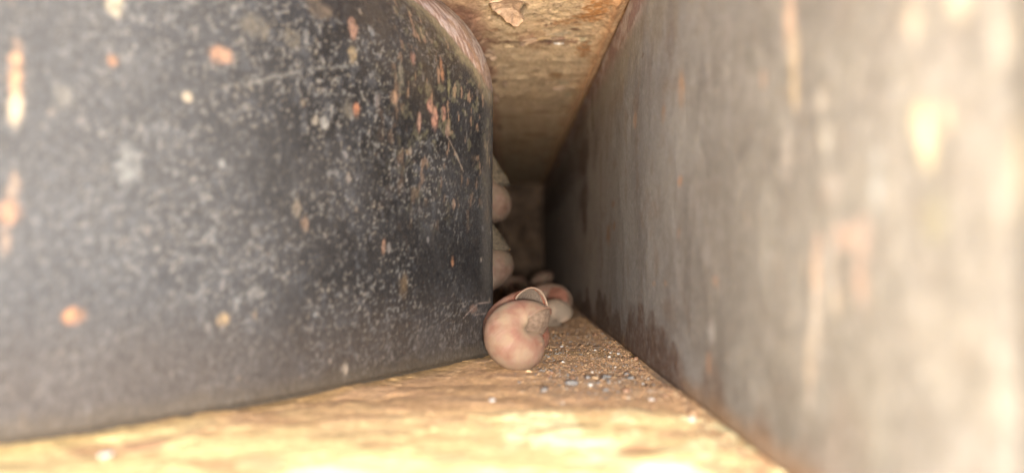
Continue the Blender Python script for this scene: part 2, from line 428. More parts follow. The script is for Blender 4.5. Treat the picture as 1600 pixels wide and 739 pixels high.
# fine scratches
def scratch(pts, colour, wdt, amt):
    P_ = [WP(*p) for p in pts]
    for (u0, z0), (u1, z1) in zip(P_[:-1], P_[1:]):
        L2 = (u1 - u0) ** 2 + (z1 - z0) ** 2 + 1e-9
        t = np.clip(((U - u0) * (u1 - u0) + (Z - z0) * (z1 - z0)) / L2, 0, 1)
        d = np.hypot(U - u0 - t * (u1 - u0), Z - z0 - t * (z1 - z0)) + 0.08 * (fbm(U * 3, Z * 3, 0, 2, 3) - .5)
        m = (1 - sstep(wdt * 0.4, wdt, d)) * amt * sstep(0.2, 0.5, fbm(U, Z, 0, 2, 9))
        mixc(C, m, colour)
scratch([(380, 134), (420, 122), (470, 110), (500, 105), (545, 104)], (0.20, 0.20, 0.19), 0.35, 0.6)
scratch([(700, 215), (712, 240), (724, 268)], (0.42, 0.34, 0.26), 0.20, 0.8)
scratch([(724, 150), (728, 190), (731, 235)], (0.30, 0.27, 0.24), 0.14, 0.6)
scratch([(688, 258), (696, 280), (700, 297)], (0.26, 0.24, 0.22), 0.16, 0.6)
scratch([(724, 496), (734, 484), (748, 474), (757, 465)], (0.46, 0.36, 0.30), 0.14, 0.7)
scratch([(742, 492), (750, 480), (757, 477)], (0.46, 0.36, 0.30), 0.10, 0.7)
mixc(C, (Y > 150) * 0.9, (0.62, 0.46, 0.34))  # inner side face painted paler to brighten the gap
meL = mesh_grid('dark_block', PL, {'tint': C, 'matte': matte})
left = link('steel_block', meL, M['dark'], label='near-black speckled steel block with a rounded, rust-pink top corner', category='steel block')

# ------------------------------------------------------------------ right block (pale)
zr = np.r_[np.linspace(FL - 0.3, 42, 200), np.linspace(42.2, 52.9, 60)]; zr = np.sort(zr)
right_path = [(125, 300), (125, 40), (100, 20), (40, 19.0), (28, 19.4), (23.4, 23), (22.6, 30), (22.4, 60), (22.4, 200), (22.2, 400), (22.2, 560)]
Q2, N, s2, inset = block(right_path, -1, lambda x, y: 4.0 if x > 34 else (0.25 if y < 60 else (0.34 if y < 170 else (0.8 if y < 300 else 3.0))), 5.0, 47.8, 'pale', zr)
if N[np.argmin(abs(Q2[:, 1] - 100) + abs(Q2[:, 0] - 22.4) * 50)][0] > 0: N = -N
U2, Z2 = np.meshgrid(s2, zr, indexing='ij')
X = Q2[:, 0][:, None] - N[:, 0][:, None] * inset[None]
Y = Q2[:, 1][:, None] - N[:, 1][:, None] * inset[None]
b = 0.5 * (fbm(U2 / 18, Z2 / 18, 0, 3, 15) - 0.5) + 0.12 * (fbm(U2 / 2.2, Z2 / 3.5, 0, 3, 18) - 0.5)
b = b - 0.22 * np.exp(-((Y - 33.2) / 1.1) ** 2) * (X < 25)      # the seam near the mouth
X = X + N[:, 0][:, None] * b; Y = Y + N[:, 1][:, None] * b
PR = np.stack([X, Y, np.broadcast_to(Z2, X.shape)], -1)
frontR = (PR[..., 0] < 24)
C = np.empty(PR.shape); C[:] = (0.27, 0.25, 0.228)
U, Z = U2, Z2
matte = np.zeros(X.shape)
n1 = fbm(Y / 12, Z / 16, 0, 5, 121)
mixc(C, sstep(0.4, 0.7, n1) * 0.5, (0.34, 0.32, 0.29))
mixc(C, sstep(0.55, 0.3, n1) * 0.35, (0.19, 0.165, 0.145))
dusty = sstep(110, 45, Y + 20 * (n1 - 0.5)); mixc(C, dusty * 0.55, (0.135, 0.126, 0.112))  # near stretch painted darker to offset the strong light there
mixc(C, sstep(150, 230, Y) * 0.85, (0.58, 0.50, 0.43))  # deep stretch painted paler, making up for weak light inside
mouth = sstep(40, 28, Y) * (X < 40)  # mask for toning the mouth edge down against its overbright lighting
# soft mottling near the mouth
mixc(C, sstep(0.56, 0.68, fbm(Y / 3.0, Z / 4.5, 0, 4, 131)) * sstep(100, 60, Y) * 0.45, (0.25, 0.235, 0.205))
mixc(C, sstep(0.58, 0.70, fbm(Y / 2.4 + 9, Z / 5, 0, 4, 132)) * sstep(100, 60, Y) * 0.45, (0.12, 0.11, 0.095))
# vertical weathering streaks
st = fbm(Y / 6, Z / 7, 0, 5, 141, 0.6)
mixc(C, sstep(0.56, 0.74, st) * sstep(70, 120, Y) * 0.5, (0.20, 0.13, 0.09))
mixc(C, sstep(0.58, 0.76, fbm(Y / 4.0, Z / 5, 3, 5, 142, 0.6)) * 0.35, (0.40, 0.38, 0.36))
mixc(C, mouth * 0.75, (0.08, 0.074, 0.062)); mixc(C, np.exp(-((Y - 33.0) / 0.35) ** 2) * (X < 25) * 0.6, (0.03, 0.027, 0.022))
# rusty lower margin with tongues that reach up
tong = fbm(Y / 7, Y * 0, 0, 3, 151); tongh = -17 + 5 * sstep(0.3, 0.8, fbm(Y / 9, Y * 0, 0, 3, 152)) + 5 * sstep(0.5, 0.8, tong)
low = sstep(tongh + 2.2, tongh - 1.5, Z); mixc(C, low * 0.6 * sstep(36, 70, Y), (0.16, 0.088, 0.052))
mixc(C, sstep(-14.5, -17.5, Z + 1.0 * (fbm(Y / 1.5, Z, 0, 3, 5) - 0.5)) * 0.8, (0.34, 0.20, 0.10))
# red-brown roll along the top
roll = sstep(40.5, 45.5, Z + 3 * (fbm(Y / 3, Z / 5, 0, 4, 160) - 0.5)); mixc(C, roll * 0.9, (0.34, 0.19, 0.15))
mixc(C, roll * sstep(0.45, 0.7, fbm(Y / 5, Z / 2.5, 0, 5, 161)) * 0.7, (0.62, 0.52, 0.45))
mixc(C, sstep(47.5, 50.5, Z + 1.5 * (fbm(Y / 1.5, Z, 0, 3, 163) - .5)) * 0.6, (0.52, 0.32, 0.2))
und = sstep(30, 41, Z + 12 * (fbm(Y / 4, Z / 12, 0, 4, 162) - 0.5)) * (1 - roll); mixc(C, und * 0.4, (0.34, 0.27, 0.17))
matte += roll * 0.8
WP = lambda x, y: wallpos(PR, x, y, U, Z, frontR)
YEL, PNK, BR = (0.56, 0.48, 0.30), (0.44, 0.32, 0.26), (0.12, 0.068, 0.046)
spotsR = [
    (1438, 195, 0.75, 1.2, YEL), (1452, 235, 0.7, 1.3, YEL), (1445, 215, 0.5, 1.1, (0.72, 0.68, 0.48)), (1475, 180, 0.5, 0.8, (0.66, 0.50, 0.36)), (1500, 5, 0.8, 1.0, (0.60, 0.50, 0.35)), (1425, 38, 0.7, 0.9, (0.46, 0.38, 0.29)), (1575, 55, 0.8, 1.3, (0.20, 0.175, 0.14)),
    (1235, 30, 1.2, 3.2, (0.55, 0.38, 0.27)), (1240, 90, 1.0, 2.5, (0.50, 0.40, 0.28)), (1242, 142, 0.9, 1.6, (0.55, 0.43, 0.28)), (1193, 123, 0.6, 0.8, (0.58, 0.38, 0.26)), (1290, 215, 1.0, 1.2, (0.42, 0.40, 0.35)), (1285, 158, 0.8, 1.0, (0.46, 0.42, 0.36)),
    (1278, 385, 0.7, 1.3, PNK), (1320, 372, 1.8, 0.9, PNK), (1350, 378, 0.8, 1.5, PNK), (1345, 440, 0.8, 1.8, PNK), (1300, 400, 0.6, 2.0, (0.46, 0.42, 0.38)), (1275, 430, 0.7, 1.8, (0.56, 0.40, 0.30)), (1275, 500, 0.6, 3.0, (0.48, 0.42, 0.36)), (1265, 560, 0.6, 2.8, (0.44, 0.36, 0.28)), (1310, 465, 1.1, 1.0, (0.50, 0.44, 0.36)),
    (1310, 435, 0.5, 2.3, (0.17, 0.14, 0.12)), (1370, 290, 0.6, 2.0, (0.40, 0.42, 0.42)), (1460, 340, 1.3, 1.3, (0.22, 0.205, 0.15)), (1550, 610, 1.1, 1.6, (0.17, 0.155, 0.13)), (1592, 260, 0.3, 2.6, (0.36, 0.31, 0.2)), (1555, 330, 0.9, 1.6, (0.17, 0.155, 0.13)), (1300, 300, 1.6, 1.2, (0.36, 0.33, 0.30)),
    (1110, 520, 0.9, 1.4, (0.50, 0.47, 0.44)), (1107, 568, 0.6, 1.2, (0.50, 0.27, 0.16)), (1118, 438, 0.6, 0.6, (0.52, 0.28, 0.17)), (1040, 443, 0.4, 0.4, (0.55, 0.36, 0.24)), (1022, 444, 0.4, 0.4, (0.5, 0.33, 0.22)), (1168, 347, 0.6, 0.7, (0.42, 0.37, 0.31)), (1062, 282, 0.6, 0.7, (0.48, 0.28, 0.18)), (1060, 365, 0.5, 0.7, (0.45, 0.27, 0.18)),
    (992, 188, 0.5, 1.3, (0.45, 0.28, 0.18)), (1065, 140, 0.8, 2.2, (0.40, 0.26, 0.17)), (1037, 175, 0.6, 1.5, (0.36, 0.24, 0.17)), (1005, 87, 0.4, 0.4, (0.14, 0.09, 0.06)),
    (912, 250, 1.3, 5.5, (0.13, 0.06, 0.035)), (913, 310, 1.2, 5.5, (0.13, 0.06, 0.035)), (914, 350, 0.8, 3.6, (0.14, 0.07, 0.04)), (906, 200, 2.0, 4.0, (0.20, 0.13, 0.095)), (951, 368, 0.5, 2.2, (0.30, 0.16, 0.09)), (960, 355, 0.4, 1.0, (0.30, 0.17, 0.1)), (958, 318, 0.5, 0.8, (0.26, 0.15, 0.1)),
    (1230, 250, 1.2, 2.0, (0.33, 0.30, 0.27)), (870, 300, 6.0, 8.0, (0.19, 0.14, 0.11)),
]
for i, (x, y, ru, rz, c) in enumerate(spotsR):
    u0, z0 = WP(x, y)
    if x < 1200:                         # this stretch is seen edge-on: widths come from their width across the view
        Yh = 22.4 * 1155 / (x - 800); ru = ru * 5.5 / (25872 / Yh ** 2)
    blob(C, U, Z, (u0, z0), ru, rz, c, 0.95, i + 50, rag=0.45)
# the dark wet-looking tongues of rust above the debris
def tongue(xb, yb, yt, wd, seed, soft=0.35):
    (u0, z0), (u1, z1) = WP(xb, yb), WP(xb, yt)
    t = np.clip((Z - z0) / (z1 - z0), -0.6, 1.2)
    wd_ = wd * 5.5 / (25872 / (22.4 * 1155 / (xb - 800)) ** 2)
    half = wd_ * (1 - np.clip(t, 0, 1)) ** 0.75 * (1 + 0.5 * (fbm(Z / 1.4, Z * 0, seed, 3, seed) - 0.5)) + 0.02
    jag = wd_ * 0.45 * (fbm(U / (wd_ * 0.35), Z / 3.0, 0, 3, seed + 5) - 0.5) * 2; soft = soft * wd_ * 0.5
    m = sstep(soft, -soft, abs(U - u0) - half + jag) * sstep(1.02, 0.9, t)
    mixc(C, m * 0.9, BR)
tongue(922, 500, 447, 1.6, 201, 0.2); tongue(937, 508, 450, 1.7, 202, 0.2); tongue(945, 512, 456, 1.2, 207, 0.2); tongue(912, 490, 470, 1.5, 203, 0.25)
for xb, yb, yt, wd, sd_ in ((962, 520, 480, 1.8, 204), (985, 535, 468, 2.4, 205), (1003, 545, 470, 2.2, 206), (1018, 556, 480, 2.4, 208), (1035, 570, 505, 2.4, 209), (1052, 585, 530, 2.0, 210)):
    tongue(xb, yb, yt, wd, sd_, 0.9)
wavy = 0.25 * (fbm(Z / 3, Z * 0, 0, 3, 7) - .5)
for px_, y0, y1 in ((926, 140, 205), (918, 205, 245)):
    (u0, z0), (u1, z1) = WP(px_, y1), WP(px_, y0)
    m = sstep(2.6, 1.0, abs(U - u0 - wavy * 20)) * sstep(z0 - 1, z0, Z) * sstep(z1 + 1, z1, Z) * sstep(0.35, 0.5, fbm(Z * 1.2, U, 0, 3, 12))
    mixc(C, m * 0.9, (0.10, 0.06, 0.04))
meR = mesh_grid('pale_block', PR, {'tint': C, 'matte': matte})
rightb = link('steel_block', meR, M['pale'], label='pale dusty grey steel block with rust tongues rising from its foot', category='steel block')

# ------------------------------------------------------------------ ceiling plate
def axis(segs):
    out = []
    for a, b_, st_ in segs: out.append(np.arange(a, b_, st_))
    return np.r_[tuple(out) + ([segs[-1][1]],)]
cx_ = axis([(-130, -30, 5), (-30, -19, 0.6), (-19, 27, 0.17), (27, 34, 0.6), (34, 130, 5)])
cy_ = axis([(141, 146, 0.5), (146, 235, 0.22), (235, 320, 0.5), (320, 560, 3)])
Xc, Yc = np.meshgrid(cx_, cy_, indexing='ij')
warp = 2.5 * (fbm(Xc / 9, Yc / 9, 0, 3, 300) - 0.5)
lay = fbm(Xc / 8, (Yc + warp) / 6.5, 0, 5, 301, 0.55)
steps = 9.0; q = lay * steps; fr = q - np.floor(q)
terr = (np.floor(q) + sstep(0.0, 0.16, fr)) / steps
Zc = H + 1.6 * (0.55 * terr + 0.45 * lay - 0.5) + 0.55 * (fbm(Xc / 1.0, Yc / 1.1, 0, 5, 305, 0.6) - 0.5)
Zc = Zc + 0.5
edge = (fr < 0.16) & (lay > 0.45)
C = np.empty(Xc.shape + (3,)); C[:] = (0.76, 0.61, 0.43)
n1 = fbm(Xc / 6, Yc / 4, 0, 5, 310)
mixc(C, sstep(0.55, 0.8, n1) * 0.5, (0.50, 0.33, 0.20))
mixc(C, sstep(0.5, 0.28, n1) * 0.5, (0.52, 0.40, 0.27))
mixc(C, edge * 0.22, (0.36, 0.22, 0.13))
mixc(C, sstep(0.60, 0.72, fbm(Xc / 6 + 5, Yc / 4.0, 0, 5, 312)) * 0.5, (0.30, 0.17, 0.10))
U, Z = Xc, Yc
def CP(x, y, z=H):
    r = ray(x, y); r = r / r[2] * z; return r[0], r[1]
MAH, GRN = (0.23, 0.125, 0.09), (0.46, 0.43, 0.32)
spotsC = [(715, 30, 3.4, 5.0, MAH), (738, 62, 2.6, 4.5, MAH), (750, 85, 1.8, 7.0, (0.22, 0.11, 0.08)), (770, 68, 2.2, 2.0, (0.28, 0.16, 0.11)),
          (800, 68, 3.0, 1.8, MAH), (822, 62, 2.6, 1.8, (0.40, 0.25, 0.19)), (862, 68, 3.0, 2.3, (0.22, 0.12, 0.1)), (843, 64, 1.6, 1.2, (0.56, 0.40, 0.22)), (875, 58, 2.5, 1.2, (0.48, 0.42, 0.33)), (890, 70, 1.8, 2.0, MAH),
          (768, 112, 1.4, 5.0, (0.26, 0.13, 0.09)), (772, 130, 1.0, 4.0, (0.08, 0.045, 0.03)), (777, 149, 0.9, 1.6, (0.05, 0.03, 0.02)), (770, 130, 0.5, 1.2, (0.04, 0.02, 0.015)),
          (862, 132, 2.6, 0.9, (0.16, 0.09, 0.06)), (880, 133, 2.0, 2.5, GRN), (890, 150, 1.4, 3.0, GRN), (915, 70, 1.6, 3.5, GRN), (868, 120, 2.0, 3.5, (0.46, 0.26, 0.12)),
          (845, 178, 3.2, 2.0, (0.26, 0.15, 0.11)), (850, 213, 2.6, 3.0, (0.22, 0.20, 0.17)), (838, 213, 5.5, 5.0, (0.36, 0.23, 0.12)), (805, 240, 4.0, 4.0, (0.30, 0.18, 0.11)), (790, 5, 1.0, 1.0, (0.3, 0.2, 0.1)),
          (860, 45, 1.6, 1.1, (0.20, 0.11, 0.07)), (898, 52, 1.4, 0.8, (0.16, 0.08, 0.05)), (890, 40, 3.0, 3, (0.50, 0.28, 0.14)), (925, 30, 3.5, 5.0, (0.50, 0.24, 0.09)), (935, 10, 3.0, 5.0, (0.52, 0.25, 0.09)), (912, 80, 1.6, 6, (0.46, 0.23, 0.10)), (800, 152, 0.3, 0.9, (0.1, 0.06, 0.04)), (808, 145, 0.25, 0.8, (0.7, 0.6, 0.5))]
for i, (x, y, rx, ry, c) in enumerate(spotsC):
    blob(C, U, Z, CP(x, y), rx, ry, c, 0.9, i + 400, rag=0.8, soft=0.25, fr=1.6)
# orange corrosion bead running along the right block, darker one along the left
bead = np.exp(-((Xc - 22.0 + 1.2 * (fbm(Yc / 3, Xc / 3, 0, 3, 330) - .5)) / 0.7) ** 2)
Zc = Zc - 0.8 * bead * (0.5 + fbm(Xc / 0.8, Yc / 0.8, 0, 3, 331)); mixc(C, bead * 0.8, (0.50, 0.29, 0.16))
mixc(C, sstep(0.66, 0.72, fbm(Xc / 1.1, Yc / 1.4, 0, 4, 345, 0.6)) * 0.6, (0.26, 0.15, 0.09))
mixc(C, sstep(0.30, 0.24, fbm(Xc / 1.6, Yc / 1.8, 0, 4, 346, 0.6)) * 0.4, (0.82, 0.70, 0.54))
# red-brown scale creeping in from both edges
eL = sstep(-3.0, -8.5, Xc + 6 * (fbm(Xc / 4, Yc / 8, 0, 5, 340) - 0.5)) * sstep(140, 160, Yc); mixc(C, eL * 0.85, (0.34, 0.19, 0.14))
eR = sstep(17.5, 21.5, Xc + 5 * (fbm(Xc / 3, Yc / 6, 0, 5, 341) - 0.5)); mixc(C, eR * 0.6, (0.52, 0.30, 0.16))
bead = np.exp(-((Xc + 8.6 + 1.6 * (fbm(Yc / 3, Xc / 3, 0, 3, 332) - .5)) / 1.2) ** 2) * sstep(150, 170, Yc)
Zc = Zc - 1.5 * bead * (0.4 + fbm(Xc / 0.8, Yc / 0.8, 0, 3, 333)); mixc(C, bead * 0.75, (0.24, 0.14, 0.10))
# pits eaten into the scale; those edging the big flake paint in its shadow
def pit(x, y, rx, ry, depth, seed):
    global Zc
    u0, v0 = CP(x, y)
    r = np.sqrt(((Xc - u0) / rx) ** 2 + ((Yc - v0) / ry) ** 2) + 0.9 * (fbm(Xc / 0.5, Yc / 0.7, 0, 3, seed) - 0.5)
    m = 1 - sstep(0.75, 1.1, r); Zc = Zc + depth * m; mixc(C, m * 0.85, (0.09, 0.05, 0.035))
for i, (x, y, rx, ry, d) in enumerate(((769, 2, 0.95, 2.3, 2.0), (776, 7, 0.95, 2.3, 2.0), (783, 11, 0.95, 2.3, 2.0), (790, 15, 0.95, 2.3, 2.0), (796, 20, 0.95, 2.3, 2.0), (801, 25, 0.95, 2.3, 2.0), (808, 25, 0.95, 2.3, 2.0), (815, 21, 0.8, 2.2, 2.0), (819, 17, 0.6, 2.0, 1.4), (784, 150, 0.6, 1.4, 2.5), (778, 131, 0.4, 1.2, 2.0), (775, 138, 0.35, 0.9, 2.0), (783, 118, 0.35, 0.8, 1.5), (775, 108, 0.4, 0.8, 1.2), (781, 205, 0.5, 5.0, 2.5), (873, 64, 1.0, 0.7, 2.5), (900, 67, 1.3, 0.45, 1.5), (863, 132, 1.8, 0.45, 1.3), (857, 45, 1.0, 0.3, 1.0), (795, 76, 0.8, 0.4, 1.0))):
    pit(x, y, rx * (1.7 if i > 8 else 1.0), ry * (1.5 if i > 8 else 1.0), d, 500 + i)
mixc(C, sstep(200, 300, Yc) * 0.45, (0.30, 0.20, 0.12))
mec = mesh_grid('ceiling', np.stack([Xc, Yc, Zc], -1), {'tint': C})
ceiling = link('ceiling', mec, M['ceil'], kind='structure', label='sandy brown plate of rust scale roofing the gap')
# body of the plate above the scale (front edge, back and top)
xe = np.linspace(-130, 130, 240)
fe = 126.5 + 12 * (fbm(xe / 7, xe * 0, 0, 5, 901) - 0.5)          # unseen ragged front edge, shaped to block the sun and break up its patch
sec = [(0.0, 53.6), (-1.0, 58), (0.6, 70), (-0.6, 80), (0.2, 96)]
rows = [np.stack([xe, np.full_like(xe, 560), np.full_like(xe, 53.6)], -1), np.stack([xe, np.full_like(xe, 147), np.full_like(xe, 53.6)], -1)]
for q_, (dy_, z_) in enumerate(sec):
    rows.append(np.stack([xe, fe + dy_ + 5 * (vnoise(xe / 3, xe * 0 + q_ * 1.7, 0, 902) - 0.5), np.full_like(xe, z_)], -1))
rows += [np.stack([xe, np.full_like(xe, 560), np.full_like(xe, 96)], -1)]
me = mesh_grid('plate_core', np.stack(rows, 1), smooth=False)
link('plate_core', me, M['back'], ceiling)

# curled flakes hanging from the scale
def flake(outline, drop, curl, name, mat, parent, seed, thick=0.35):
    """outline: photo places on the plate; the sheet hangs 'drop' mm under it at its free end"""
    pts = np.array([CP(*p) for p in outline])
    m0 = len(pts); uu = np.arange(m0 * 5) / 5.0                   # finer, ragged outline
    pts = np.stack([np.interp(uu, np.arange(m0 + 1), np.r_[pts[:, q], pts[0, q]]) for q in (0, 1)], -1)
    span = np.ptp(pts, axis=0).min()
    pts = pts + 0.16 * span * np.stack([fbm(uu * 0.9, uu * 0 + seed * 3.1, 0, 4, 60 + q) - 0.5 for q in (0, 1)], -1)
    c = pts.mean(0)
    n = len(pts); rings = 7; V = []; F = []
    for side in (0, 1):
        for j in range(rings + 1):
            t = j / rings
            for i in range(n):
                p = c + (pts[i] - c) * max(t, 0.02)
                e = drop * (0.55 + 0.45 * (pts[i][1] - pts[:, 1].min()) / (np.ptp(pts[:, 1])) * t) + curl * t ** 3
                e += 0.5 * (vnoise(np.array([p[0] / 1.2]), np.array([p[1] / 1.2]), 0, seed)[0] - 0.5)
                V.append((p[0], p[1], H - e - side * thick))
    off = (rings + 1) * n
    for side in (0, 1):
        for j in range(rings):
            for i in range(n):
                a = side * off + j * n + i; b_ = side * off + j * n + (i + 1) % n
                f = (a, b_, b_ + n, a + n); F.append(f if side else f[::-1])
    for i in range(n):
        a = rings * n + i; b_ = rings * n + (i + 1) % n; F.append((a, b_, b_ + off, a + off))
    return link(name, raw_mesh(name, V, F), mat, parent)
M['flake'] = plain_material('flake_rust', (0.44, 0.29, 0.20), (0.62, 0.46, 0.33), 1.2, 0.8, 0.3, 0.3)
M['white'] = plain_material('white_fleck', (0.75, 0.73, 0.70), (0.82, 0.80, 0.78), 3, 0.35, 0.5, 0.05)
flake([(766, -14), (770, -2), (780, 3), (788, 8), (795, 14), (801, 20), (807, 19), (813, 15), (817, 15), (818, 8), (812, 2), (815, -6), (818, -16), (795, -22)], 1.8, 0.9, 'rust_flake', M['flake'], ceiling, 1, 0.35)
flake([(812, 66), (820, 64), (828, 62), (838, 60), (840, 57), (828, 56), (818, 58), (812, 62)], 0.9, 0.1, 'rust_flake', M['flake'], ceiling, 2, 0.25)
flake([(865, 66), (870, 67.5), (875, 67.8), (881, 65.4), (881, 64.6), (875, 66.6), (870, 66.2), (865, 64.8)], 0.4, 0.1, 'rust_flake', M['white'], ceiling, 3, 0.08)  # white sliver standing in for bright sky seen through a hole
flake([(755, 78), (762, 82), (770, 84), (778, 82), (772, 76), (764, 73)], 1.1, 0.3, 'rust_flake', M['flake'], ceiling, 4, 0.25)
flake([(862, 136), (872, 136), (880, 134.5), (884, 131), (874, 131.5), (864, 133)], 0.8, 0.2, 'rust_flake', M['flake'], ceiling, 5, 0.25)
flake([(785, 126), (790, 130), (794, 128), (792, 122), (787, 121)], 0.9, 0.2, 'rust_flake', M['flake'], ceiling, 6, 0.25)
flake([(770, 147), (773, 152), (779, 152), (780, 147), (776, 143)], 1.0, 0.2, 'rust_flake', M['flake'], ceiling, 7, 0.25)

# ------------------------------------------------------------------ ledge (floor)
fx_ = axis([(-140, -70, 3), (-70, -50, 0.8), (-50, 26, 0.22), (26, 40, 1), (40, 140, 4)])
fy_ = axis([(-160, 30, 4), (30, 56, 0.7), (56, 175, 0.25), (175, 300, 0.7), (300, 560, 4)])
Xf, Yf = np.meshgrid(fx_, fy_, indexing='ij')
n1 = fbm(Xf / 14, Yf / 10, 0, 5, 600)
Zf = FL + 1.6 * (n1 - 0.5) + 0.24 * (fbm(Xf / 1.6, Yf / 1.2, 0, 4, 601) - 0.5)
sc1 = fbm(Xf / 6, Yf / 6, 0, 5, 602); Zf = Zf + 0.16 * sstep(0.5, 0.53, sc1) - 0.17 - 0.25
C = np.empty(Xf.shape + (3,)); C[:] = (0.58, 0.375, 0.205)
mixc(C, sstep(0.5, 0.53, sc1) * 0.35, (0.62, 0.43, 0.27))
mixc(C, sstep(0.52, 0.68, fbm(Xf / 5, Yf / 5, 0, 5, 603)) * 0.3, (0.50, 0.31, 0.20))
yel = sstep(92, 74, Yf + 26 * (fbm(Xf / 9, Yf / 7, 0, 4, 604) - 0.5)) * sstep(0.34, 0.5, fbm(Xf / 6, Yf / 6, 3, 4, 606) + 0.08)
mixc(C, yel * 0.8, (0.88, 0.72, 0.37))  # yellow paint; the glare of the near ledge is put into its colour
mixc(C, sstep(64, 50, Yf) * 0.85, (0.80, 0.64, 0.40))  # ledge out of view painted paler to bounce light onto the ceiling
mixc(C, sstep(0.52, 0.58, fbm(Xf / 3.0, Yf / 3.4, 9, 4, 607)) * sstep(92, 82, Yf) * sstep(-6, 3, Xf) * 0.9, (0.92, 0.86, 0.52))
mixc(C, sstep(0.64, 0.70, fbm(Xf / 2.6 + 9, Yf / 1.6, 5, 4, 608)) * 0.25, (0.46, 0.30, 0.20))
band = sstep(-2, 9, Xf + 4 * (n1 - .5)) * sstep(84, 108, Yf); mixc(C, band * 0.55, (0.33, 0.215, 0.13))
mixc(C, band * sstep(0.55, 0.65, fbm(Xf / 1.2, Yf / 1.0, 5, 4, 609)) * 0.5, (0.22, 0.20, 0.18))
edgeL = sstep(4.5, 0.5, (Yf - np.interp(Xf, P2[(P2[:,1]<141)&(P2[:,0]>-100)&(P2[:,0]<-3.5)][:,0], P2[(P2[:,1]<141)&(P2[:,0]>-100)&(P2[:,0]<-3.5)][:,1])) * -0.7) * (Yf < 142)
mixc(C, edgeL * 0.5, (0.36, 0.25, 0.10))
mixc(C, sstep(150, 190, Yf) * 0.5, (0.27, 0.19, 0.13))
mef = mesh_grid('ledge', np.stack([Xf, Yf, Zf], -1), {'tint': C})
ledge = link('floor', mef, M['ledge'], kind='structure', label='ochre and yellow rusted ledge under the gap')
bm = bmesh.new(); bmesh.ops.create_cube(bm, size=1)
for v in bm.verts: v.co = Vector((v.co.x * 280, 200 + v.co.y * 720, FL - 7 + v.co.z * 11)) * S
me = bpy.data.meshes.new('ledge_core'); bm.to_mesh(me); bm.free()
link('ledge_core', me, M['back'], ledge)
def floor_z(x, y):
    i = np.clip(np.searchsorted(fx_, x), 0, len(fx_) - 1); j = np.clip(np.searchsorted(fy_, y), 0, len(fy_) - 1)
    return Zf[i, j]
def FP(x, y):
    r = ray(x, y); r = r / r[2] * FL; return r[0], r[1]

# unseen ground, rising to a bank added behind the camera to bounce light in
gx = np.r_[-20000, -6000, -2000, np.linspace(-800, 800, 60), 2000, 6000, 20000]; gy = np.r_[-20000, -6000, np.linspace(-2600, 700, 90), 2500, 20000]
Xg, Yg = np.meshgrid(gx, gy, indexing='ij'); Zg = -42 + 1100 * sstep(-350, -1500, Yg) + 3 * (fbm(Xg / 60, Yg / 60, 0, 4, 801) - 0.5)
C = np.empty(Xg.shape + (3,)); C[:] = (0.62, 0.56, 0.48)
link('ground', mesh_grid('ground', np.stack([Xg, Yg, Zg], -1), {'tint': C}), M['ledge'], kind='structure', label='unseen pale ground with a bank added to bounce light into the gap')

# back of the gap
yy = np.linspace(-20, 54, 40); xx = np.linspace(-130, 130, 80)
Xb, Zb = np.meshgrid(xx, yy, indexing='ij')
Yb = 535 + 26 * (fbm(Xb / 16, Zb / 16, 0, 4, 700) - 0.5)
wall_b = link('back_wall', mesh_grid('back_wall', np.stack([Xb, Yb, Zb], -1)), M['back'], kind='structure', label='dim brown end wall deep inside the gap')

